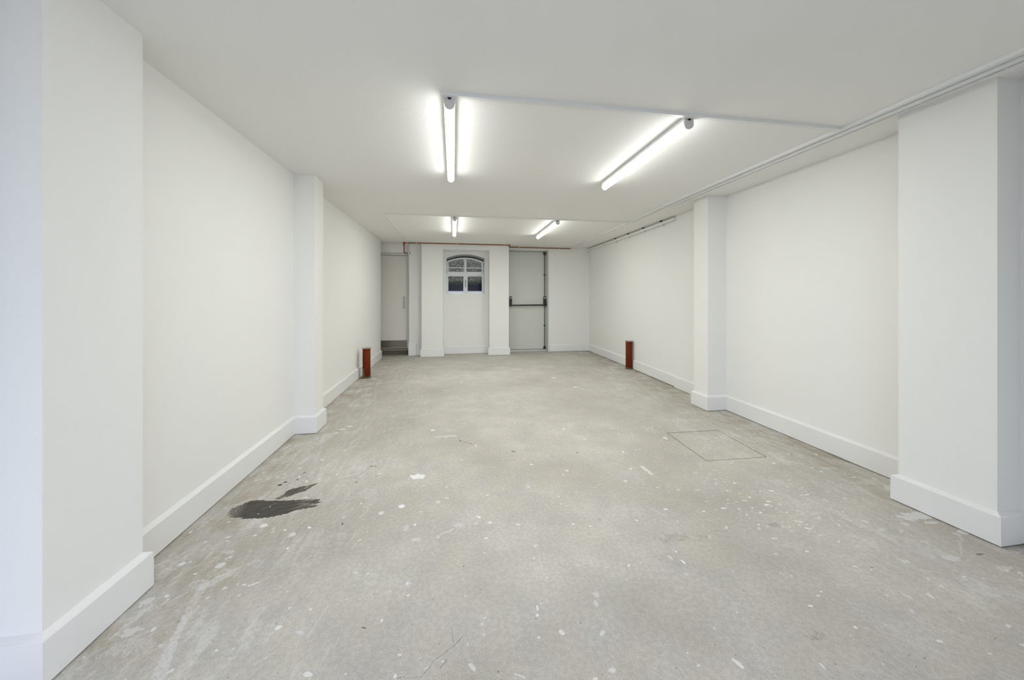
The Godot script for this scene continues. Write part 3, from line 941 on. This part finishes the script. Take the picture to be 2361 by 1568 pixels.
	for d in [4.48, 4.97, 5.46, 5.95, 6.5]:
		var x := lerpf(2.752, 2.79, clampf((d - 4.13) / 1.37, 0, 1)) + maxf(0.0, d - 5.5) * 0.013
		st = begin(true)
		tube(st, [P(x, 2.130, d - 0.026), P(x, 2.130, d + 0.026)], 0.023, 16)
		tube(st, [P(x, 2.13, d), P(x, 2.102, d), P(x + 0.008, 2.096, d - 0.035)], 0.010, 10)
		var c := part("bracket", st, M.wall, o)
		if d < 6.2:
			st = begin()
			box(st, P(x - 0.010, 2.15, d - 0.014), P(x + 0.010, CEIL, d + 0.014), 0.002)
			part("stud", st, M.black, c, "dark metal fixing")

	# two capped brown soil pipes standing out of the floor
	for k in 2:
		var at := P(-1.2105, 0, 5.355) if k == 0 else P(2.748, 0, 5.355)
		o = thing("pipe_stub", ["capped red-brown pipe stub standing on the floor by the left wall", "capped red-brown pipe stub standing on the floor against the right wall"][k], "pipe", at, "capped pipe stubs")
		var rr: float = [0.0525, 0.0495][k]
		var ht: float = [0.418, 0.438][k]
		st = begin(true)
		lathe(st, [[0.0, -0.02], [rr, -0.02], [rr, ht], [0.0, ht]], at, 44)
		part("tube", st, M.soil, o)
		st = begin()
		lathe(st, [[0.0, ht - 0.001], [rr + 0.011, ht - 0.001], [rr + 0.012, ht + 0.001], [rr + 0.012, ht + 0.004], [rr + 0.010, ht + 0.006], [0.012, ht + 0.006], [0.010, ht + 0.003], [0.0, ht + 0.003]], at, 44)
		part("cap", st, M.grey_cap, o, "flat grey cap plate")
		# a smear of mortar round the foot
		st = begin()
		var rng := RandomNumberGenerator.new()
		rng.seed = 4 + k
		var tops := []
		for i in 37:
			tops.append(0.018 + 0.016 * rng.randf() + (0.12 if k == 0 and i > 21 and i < 26 else 0.0))
		tops[36] = tops[0]
		for i in 36:
			var a0 := TAU * i / 36.0
			var a1 := TAU * (i + 1) / 36.0
			var dirs := [Vector3(cos(a0), 0, -sin(a0)), Vector3(cos(a1), 0, -sin(a1))]
			var q: Array[Vector3] = [at + dirs[0] * (rr + 0.0045), at + dirs[1] * (rr + 0.0045), at + dirs[1] * (rr + 0.0015) + Vector3.UP * tops[i + 1], at + dirs[0] * (rr + 0.0015) + Vector3.UP * tops[i]]
			quad(st, q[0], q[1], q[2], q[3], dirs[0])
		part("mortar", st, M.mortar, o, "grey mortar smeared round the foot")


func build_doors() -> void:
	# the flush door in the left alcove
	var o := thing("door_1", "plain cream flush door with steel kick plate in the left corner", "door", P(-1.3, 0, 7.4), "", "structure")
	var st := begin()
	box(st, P(-1.74, 0.124, 7.40), P(-0.904, 1.957, 7.444), 0.002)
	part("leaf", st, M.cream, o)
	st = begin()
	box(st, P(-1.73, 0.135, 7.3975), P(-0.91, 0.283, 7.402), 0.0005)
	part("kick_plate", st, M.steel, o, "brushed steel kick plate")
	st = begin(true)
	tube(st, bends([P(-0.955, 1.14, 7.40), P(-0.955, 1.14, 7.345), P(-0.955, 0.925, 7.345), P(-0.955, 0.925, 7.40)], 0.022), 0.0095)
	part("pull_handle", st, M.chrome, o, "satin steel pull handle")
	st = begin()
	box(st, P(-0.900, 0.086, 7.355), P(-0.851, 2.0, 7.53), 0.003)
	box(st, P(-1.9, 1.962, 7.355), P(-0.90, 2.0, 7.53), 0.003)
	part("frame", st, M.cream_frame, o)
	st = begin()
	box(st, P(-0.906, 0.1, 7.425), P(-0.896, 1.965, 7.53))  # black strips standing in for the shaded gap round the leaf
	box(st, P(-1.8, 1.954, 7.425), P(-0.9, 1.965, 7.53))
	part("gap_dark", st, M.black, o, "dark gap round the leaf")
	st = begin()
	box(st, P(-1.9, 0.088, 7.33), P(-0.87, 0.112, 7.53), 0.004)
	part("threshold", st, M.threshold, o)
	st = begin()
	box(st, P(-1.9, -0.02, 7.35), P(-0.85, 0.088, 7.53), 0.004)
	part("step", st, M.dark_concrete, o, "dark concrete riser")

	# the grey fire door with its push bar
	o = thing("door_2", "grey fire door with a black push bar and bolt rods", "door", P(1.55, 0, 7.42), "", "structure")
	st = begin()
	box(st, P(1.13, 0.046, 7.42), P(1.925, 2.088, 7.465), 0.002)
	part("leaf", st, M.grey_door, o)
	st = begin()
	box(st, P(1.09, 0.0, 7.40), P(1.126, 2.114, 7.56), 0.002)
	box(st, P(1.932, 0.0, 7.262), P(1.95, 2.114, 7.56), 0.002)
	box(st, P(1.926, 0.0, 7.40), P(1.935, 2.114, 7.56), 0.001)
	box(st, P(1.09, 2.092, 7.30), P(1.95, 2.114, 7.56), 0.002)
	part("frame", st, M.door_frame, o)
	st = begin()
	box(st, P(1.11, 0.0, 7.47), P(1.94, 2.1, 7.5))  # black sheet behind the leaf, stands in for shade in the gap
	part("gap_dark", st, M.black, o)
	st = begin()
	box(st, P(1.1, 0.0, 7.392), P(1.935, 0.04, 7.5), 0.004)
	part("threshold", st, M.alu, o, "bright metal threshold strip")
	for k in 2:
		var x0: float = [1.146, 1.869][k]
		var x1: float = [1.198, 1.932][k]
		st = begin()
		var face := PackedVector2Array([Vector2(x0, 0.962), Vector2(x1, 0.950), Vector2(x1, 1.13)])
		for i in range(1, 8):
			var a := PI * i / 8.0
			face.append(Vector2((x0 + x1) / 2 + cos(a) * (x1 - x0) / 2, 1.13 + sin(a) * 0.022))
		face.append(Vector2(x0, 1.13))
		extrude_d(st, face, 7.375, 7.42)
		var c := part("bar_bracket", st, M.hardware, o, "black bracket of the push bar")
		st = begin()
		box(st, P(x0 + 0.005, 1.107, 7.372), P(x1 - 0.006, 1.127, 7.377), 0.001)
		part("badge", st, M.badge, c, "pale badge")
		if k == 0:
			st = begin()
			box(st, P(x0 + 0.005, 1.02, 7.373), P(x1 - 0.005, 1.036, 7.377), 0.001)
			part("band", st, M.hardware_pale, c)
	st = begin(true)
	tube(st, [P(1.168, 0.966, 7.345), P(1.905, 0.970, 7.345)], 0.0155)
	part("push_bar", st, M.hardware, o, "black horizontal push bar")
	for q in [[1.168, 0.966], [1.905, 0.970]]:
		st = begin()
		box(st, P(q[0] - 0.026, q[1] - 0.022, 7.33), P(q[0] + 0.024, q[1] + 0.03, 7.40), 0.006)
		part("bar_end", st, M.hardware, o)
	for q in [[0.07, 0.955], [1.15, 2.045]]:
		st = begin(true)
		tube(st, [P(1.898, q[0], 7.405), P(1.898, q[1], 7.405)], 0.0075)
		part("bolt_rod", st, M.hardware, o, "black vertical bolt rod")
	for y in [1.606, 0.537]:
		st = begin()
		box(st, P(1.884, y - 0.014, 7.392), P(1.912, y + 0.014, 7.42), 0.004)
		box(st, P(1.875, y - 0.007, 7.41), P(1.921, y + 0.007, 7.42), 0.002)
		part("rod_guide", st, M.hardware, o)
	for y in [2.043, 0.085]:
		st = begin()
		box(st, P(1.872, y - 0.02, 7.39), P(1.922, y + 0.02, 7.42), 0.008)
		box(st, P(1.866, y + (0.026 if y > 1 else -0.034), 7.385), P(1.93, y + (0.042 if y > 1 else -0.024), 7.42), 0.002)
		part("bolt_keep", st, M.hardware, o)
	st = begin()
	box(st, P(1.892, 2.066, 7.383), P(1.905, 2.088, 7.39), 0.001)
	box(st, P(1.892, 1.158, 7.396), P(1.904, 1.166, 7.41), 0.001)
	part("bolt_tip", st, M.chrome, o, "steel bolt tip")


func build_window() -> void:
	var o := thing("window_1", "small arched white window with the upper sash tilted in", "window", P(0.243, 1.2, 7.6), "", "structure")
	var D := 7.62
	# the sloping sill that catches the daylight
	var st := begin()
	extrude(st, PackedVector2Array([Vector2(7.312, 1.15), Vector2(7.312, 1.202), Vector2(7.66, 1.243), Vector2(7.66, 1.15)]), Transform3D(Vector3(0, 0, -1), Vector3(0, 1, 0), Vector3(1, 0, 0), Vector3.ZERO), -0.142, 0.629)
	part("sill", st, M.sill, o)
	# a thin grey lining under the arch
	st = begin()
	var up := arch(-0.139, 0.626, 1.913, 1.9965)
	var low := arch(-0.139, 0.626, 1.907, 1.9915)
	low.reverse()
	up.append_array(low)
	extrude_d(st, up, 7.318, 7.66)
	part("arch_soffit", st, M.arch_lining, o, "grey lining under the arch")
	# fixed frame in the lower half
	st = begin()
	box(st, P(-0.142, 1.24, D), P(-0.113, 1.60, D + 0.06), 0.002)
	box(st, P(0.60, 1.24, D), P(0.629, 1.60, D + 0.06), 0.002)
	box(st, P(-0.112, 1.232, D + 0.001), P(0.599, 1.256, D + 0.06), 0.002)
	box(st, P(-0.14, 1.588, D - 0.004), P(0.627, 1.638, D + 0.06), 0.003)
	part("frame", st, M.satin, o)
	st = begin()
	box(st, P(0.214, 1.236, D - 0.006), P(0.283, 1.60, D + 0.05), 0.004)
	part("mullion", st, M.satin, o)
	# two lower casements
	for k in 2:
		var xa: float = [-0.122, 0.276][k]
		var xb: float = [0.222, 0.61][k]
		var outer := PackedVector2Array([Vector2(xa, 1.246), Vector2(xb, 1.246), Vector2(xb, 1.592), Vector2(xa, 1.592)])
		var inner := PackedVector2Array([Vector2(xa + 0.017, 1.262), Vector2(xb - 0.017, 1.262), Vector2(xb - 0.017, 1.572), Vector2(xa + 0.017, 1.572)])
		st = begin()
		ring(outer, inner, st, D + 0.006, D + 0.045)
		var c := part("casement", st, M.satin, o)
		st = begin()
		box(st, P(xa + 0.01, 1.255, D + 0.024), P(xb - 0.01, 1.58, D + 0.028))
		part("pane", st, M.glass, c)
	st = begin()
	box(st, P(0.2445, 1.335, D - 0.02), P(0.2545, 1.49, D - 0.004), 0.002)
	part("handle", st, M.black, o, "black upright window handle")
	# fixed arched frame, dark colour standing in for the shaded gap round the sash
	var oa := PackedVector2Array([Vector2(-0.142, 1.60), Vector2(0.629, 1.60)])
	oa.append_array(arch(-0.142, 0.629, 1.905, 1.99))
	var ia := PackedVector2Array([Vector2(-0.122, 1.62), Vector2(0.609, 1.62)])
	ia.append_array(arch(-0.122, 0.609, 1.892, 1.972))
	st = begin()
	ring(oa, ia, st, D + 0.03, D + 0.06)
	part("outer_frame", st, M.sash_gap_dark, o, "fixed arched frame darkened for the shaded gap round the sash")
	# the bottom-hung upper sash, leaning into the room
	var hinge := Transform3D(Basis(Vector3.RIGHT, deg_to_rad(6.0)), P(0.0, 1.632, D + 0.02)) * Transform3D(Basis.IDENTITY, -P(0.0, 1.632, D + 0.02))
	oa = PackedVector2Array([Vector2(-0.134, 1.634), Vector2(0.619, 1.634)])
	oa.append_array(arch(-0.134, 0.619, 1.885, 1.964))
	ia = PackedVector2Array([Vector2(-0.101, 1.664), Vector2(0.586, 1.664)])
	ia.append_array(arch(-0.101, 0.586, 1.862, 1.933))
	st = begin()
	ring(oa, ia, st, D - 0.01, D + 0.03, hinge)
	box(st, P(0.220, 1.65, D - 0.008), P(0.270, 1.945, D + 0.028), 0.003, hinge)
	var sash := part("tilting_sash", st, M.satin, o)
	for k in 2:
		st = begin()
		var g := PackedVector2Array()
		for v in ia:
			g.append(Vector2(minf(v.x, 0.2255) if k == 0 else maxf(v.x, 0.2645), v.y))
		var clean := PackedVector2Array()
		for v in g:
			if clean.is_empty() or clean[-1].distance_to(v) > 0.001:
				clean.append(v)
		extrude(st, clean, hinge, -(D + 0.008), -(D + 0.012))
		part("pane", st, M.glass, sash)
	for x in [-0.137, 0.622]:
		st = begin(true)
		tube(st, [P(x, 1.66, D + 0.02), P(x, 1.70, D - 0.03)], 0.004, 8)
		part("stay", st, M.black, o)
	var b := thing("window_bar", "thin white security bar across the arched window", "bar", P(0.243, 1.732, 7.42))
	st = begin(true)
	tube(st, [P(-0.15, 1.733, 7.42), P(0.637, 1.731, 7.42)], 0.0075)
	part("rod", st, M.satin, b)
	for x in [-0.139, 0.626]:
		st = begin(true)
		tube(st, [P(x - 0.004, 1.732, 7.42), P(x + 0.004, 1.732, 7.42)], 0.016)
		part("fixing", st, M.satin, b)


func leaf_mesh() -> ArrayMesh:
	# a pointed leaf folded along its rib, about 5 cm
	var st := begin()
	var w := 0.017
	var l := 0.05
	for s in [-1.0, 1.0]:
		var q := [Vector3.ZERO, Vector3(s * w, 0.006, -l * 0.35), Vector3(s * w * 0.8, 0.004, -l * 0.7), Vector3(0, -0.006, -l)]
		tri(st, q[0], q[1], q[2], Vector3.UP)
		tri(st, q[0], q[2], q[3], Vector3.UP)
	st.generate_normals()
	return st.commit()


func foliage(called: String, label: String, category: String, count: int, sd: int, spot: Callable, tones: Array) -> void:
	var rng := RandomNumberGenerator.new()
	rng.seed = sd
	var mm := MultiMesh.new()
	mm.transform_format = MultiMesh.TRANSFORM_3D
	mm.use_colors = true
	mm.mesh = leaf_mesh()
	mm.instance_count = count
	for i in count:
		var b := Basis.from_euler(Vector3(rng.randf_range(-1.2, 0.4), rng.randf() * TAU, rng.randf_range(-0.6, 0.6))).scaled(Vector3.ONE * rng.randf_range(0.7, 1.5))
		mm.set_instance_transform(i, Transform3D(b, spot.call(rng)))
		var c: Color = tones[rng.randi() % tones.size()]
		mm.set_instance_color(i, c * rng.randf_range(0.7, 1.2))
	var o := MultiMeshInstance3D.new()
	o.name = numbered(called)
	o.multimesh = mm
	o.material_override = M.leaf
	add_child(o, true)
	tag(o, label, category, "", "stuff")


func build_outside() -> void:
	var st := begin()
	wall_box(st, -4.0, 5.0, -0.3, -0.1, 7.8, 14.0)
	tag(part("ground", st, M.paving, self), "dark paved yard outside behind the end wall", "ground", "", "structure")
	st = begin()
	wall_box(st, -4.0, 5.0, -0.3, 1.50, 9.35, 9.6)
	for i in 3:
		wall_box(st, -4.0, 5.0, 1.49 - 0.14 * (i + 1) - 0.012, 1.49 - 0.14 * (i + 1), 9.343, 9.36)
	tag(part("garden_wall", st, M.navy, self), "low dark blue wall of the yard seen through the window", "wall", "", "structure")
	st = begin()
	wall_box(st, -9.0, 9.0, -0.3, -0.16, -14.0, -1.25)
	tag(part("pavement", st, M.paving_pale, self), "pale pavement outside the open doorway behind the camera", "ground", "", "structure")
	var yard := thing("wall_sky_blocker", "brown brick walls added unseen to cut the sky light in the yard", "wall", Vector3.ZERO, "", "structure")
	for q in [[-3.0, -2.4, -0.3, 5.0, 7.8, 12.4], [3.4, 4.0, -0.3, 5.0, 7.8, 12.4], [-3.0, 4.0, CEIL + 0.25, 6.0, 7.3, 7.8]]:  # unseen walls added to keep sky light off the trellis
		st = begin()
		wall_box(st, q[0], q[1], q[2], q[3], q[4], q[5])
		part("wall_panel", st, M.brick, yard)
	st = begin()
	wall_box(st, -3.0, 4.0, -0.3, 3.2, 12.0, 12.4)  # added to cut the sky, pale so gaps between leaves look bright
	tag(part("added_pale_wall", st, M.pale_backing, self), "added pale wall behind the garden leaves that cuts the sky and gives bright specks", "wall", "", "structure")
	# square trellis on top of the wall, every lath a part
	var o := thing("trellis", "square wooden trellis on the dark wall behind the window", "trellis", P(0.4, 1.5, 9.45))
	var pitch := 0.039
	for i in 50:
		st = begin()
		var x := -0.55 + i * pitch
		box(st, P(x - 0.0085, 1.5, 9.44), P(x + 0.0085, 2.36, 9.452))
		part("lath", st, M.lath, o)
	for i in 21:
		st = begin()
		var y := 1.53 + i * pitch
		box(st, P(-0.57, y - 0.009, 9.428), P(1.36, y + 0.009, 9.44))
		part("lath", st, M.lath, o)
	foliage("ivy", "dark green ivy growing along the top of the yard wall", "ivy", 1300, 21, func(r: RandomNumberGenerator) -> Vector3: return P(r.randf_range(-0.7, 1.5), 1.497 + r.randfn() * 0.016 + maxf(0.0, r.randfn() - 1.2) * 0.12, 9.34 + r.randf_range(-0.05, 0.06)), [Color(0.03, 0.08, 0.012), Color(0.06, 0.14, 0.02), Color(0.02, 0.05, 0.012)])
	foliage("shrub_leaves", "bright green and yellow garden leaves behind the trellis", "shrub", 5200, 22, func(r: RandomNumberGenerator) -> Vector3:
		var y := 1.45 + 1.15 * pow(r.randf(), 1.3)
		return P(r.randf_range(-0.9, 1.8), y, 9.6 + r.randf_range(0.0, 0.9)), [Color(0.16, 0.26, 0.06), Color(0.24, 0.32, 0.08), Color(0.09, 0.16, 0.05), Color(0.42, 0.36, 0.12), Color(0.20, 0.14, 0.08), Color(0.34, 0.38, 0.16)])


func materials() -> void:
	M.wall = relief(paint(Color(0.946, 0.944, 0.926), 0.9), 0.05, 2.2, 0.10)
	M.ceiling = relief(paint(Color(0.962, 0.957, 0.94), 0.92), 0.04, 1.6, 0.08)
	M.satin = paint(Color(0.935, 0.935, 0.925), 0.42)
	M.sill = paint(Color(0.94, 0.94, 0.94), 0.45)
	M.plastic = paint(Color(0.93, 0.93, 0.92), 0.4)
	M.lamp_body = paint(Color(0.93, 0.93, 0.93), 0.4)
	M.lamp_cap = paint(Color(0.84, 0.83, 0.82), 0.5)
	M.black = paint(Color(0.06, 0.06, 0.055), 0.6)
	M.sash_gap_dark = paint(Color(0.27, 0.27, 0.26), 0.7)
	M.rebate = paint(Color(0.22, 0.20, 0.17), 0.95)
	M.cream = paint(Color(0.92, 0.902, 0.865), 0.55)
	M.cream_frame = paint(Color(0.89, 0.88, 0.845), 0.55)
	M.conduit_shaded = paint(Color(0.82, 0.80, 0.75), 0.6)  # white conduit, its shade put into this duller colour
	M.steel = paint(Color(0.5, 0.48, 0.43), 0.38, 0.9)
	M.chrome = paint(Color(0.78, 0.77, 0.75), 0.3, 0.9)
	M.alu = paint(Color(0.88, 0.88, 0.86), 0.35, 0.6)
	M.threshold = paint(Color(0.55, 0.53, 0.46), 0.6)
	M.dark_concrete = relief(paint(Color(0.40, 0.375, 0.32), 0.95), 0.06, 4.0, 0.4)
	M.mortar = relief(paint(Color(0.40, 0.36, 0.28), 0.95), 0.06, 8.0, 0.6)
	M.grey_door = paint(Color(0.845, 0.85, 0.815), 0.5)
	M.door_frame = paint(Color(0.82, 0.825, 0.79), 0.5)
	M.hardware = paint(Color(0.17, 0.17, 0.15), 0.42)
	M.hardware_pale = paint(Color(0.28, 0.28, 0.26), 0.42)
	M.badge = paint(Color(0.85, 0.85, 0.84), 0.35)
	M.copper = relief(paint(Color(0.56, 0.31, 0.12), 0.42, 0.35), 0.05, 6.0, 0.2)
	M.copper_dark = paint(Color(0.46, 0.26, 0.11), 0.5, 0.3)
	M.soil = relief(paint(Color(0.43, 0.165, 0.045), 0.6), 0.03, 6.0, 0.15)
	M.soil.metallic_specular = 0.3
	M.grey_cap = paint(Color(0.60, 0.60, 0.58), 0.5)
	M.brick = paint(Color(0.42, 0.33, 0.27), 0.9)
	M.pale_backing = paint(Color(0.93, 0.91, 0.84), 0.9)
	M.navy = paint(Color(0.03, 0.045, 0.13), 1.0)
	M.navy.metallic_specular = 0.1
	M.paving = paint(Color(0.32, 0.31, 0.30), 0.9)
	M.paving_pale = paint(Color(0.66, 0.65, 0.63), 0.9)
	M.lath = paint(Color(0.52, 0.50, 0.43), 0.85)
	M.arch_lining = relief(paint(Color(0.66, 0.66, 0.645), 0.95), 0.06, 6.0, 0.5)
	M.leaf = paint(Color.WHITE, 0.6)
	M.leaf.vertex_color_use_as_albedo = true
	M.leaf.cull_mode = BaseMaterial3D.CULL_DISABLED
	M.leaf.backlight_enabled = true
	M.leaf.backlight = Color(0.7, 0.7, 0.7)
	M.glass = paint(Color(1, 1, 1, 0.008), 0.02)
	M.glass.metallic_specular = 0.14
	M.glass.transparency = BaseMaterial3D.TRANSPARENCY_ALPHA
	M.glow = paint(Color(0.95, 0.95, 0.95), 0.5)
	M.glow.emission_enabled = true
	M.glow.emission = LAMP_COLOR
	M.glow.emission_energy_multiplier = LAMP_GLOW
	M.lip_glow = paint(Color(0.93, 0.93, 0.93), 0.5)
	M.lip_glow.emission_enabled = true
	M.lip_glow.emission = LAMP_COLOR
	M.lip_glow.emission_energy_multiplier = 0.45


const LAMP_COLOR := Color(0.99, 0.998, 0.98)
const LAMP_GLOW := 20.0
const LAMP_ENERGY := 0.86
const DOOR_X0 := -1.28
const DOOR_X1 := 1.15
const DOOR_Y := 2.15


func _ready() -> void:
	# camera: shifted lens, level, turned a little to the right of the room's long axis
	var cam := Camera3D.new()
	cam.name = "camera"
	add_child(cam, true)
	var near := 0.05
	var f := 832.0
	cam.projection = Camera3D.PROJECTION_FRUSTUM
	cam.keep_aspect = Camera3D.KEEP_HEIGHT
	cam.set_frustum(near * 1568.0 / f, Vector2(0.0, -near * (784.0 - 683.5) / f), near, 60.0)
	cam.position = Vector3(0, EYE, 0)
	cam.rotation.y = -atan(135.0 / f)
	cam.current = true
	# daylight: an overcast, slightly blue sky through the street doorway behind and the small window ahead
	var we := WorldEnvironment.new()
	we.name = "environment"
	var env := Environment.new()
	var sky := Sky.new()
	var sm := ProceduralSkyMaterial.new()
	sm.sky_top_color = Color(0.81, 0.865, 0.985)
	sm.sky_horizon_color = Color(0.88, 0.915, 1.0)
	sm.ground_horizon_color = Color(0.72, 0.74, 0.76)
	sm.ground_bottom_color = Color(0.55, 0.55, 0.55)
	sm.energy_multiplier = 1.0
	sky.sky_material = sm
	env.background_mode = Environment.BG_SKY
	env.sky = sky
	env.background_energy_multiplier = 4.5
	env.tonemap_mode = Environment.TONE_MAPPER_LINEAR
	env.tonemap_exposure = 1.02
	env.sdfgi_enabled = true
	env.ssao_enabled = true
	env.ssil_enabled = true
	we.environment = env
	add_child(we, true)
	materials()
	build_floor()
	build_walls()
	build_doors()
	build_window()
	build_lamps()
	build_services()
	build_outside()
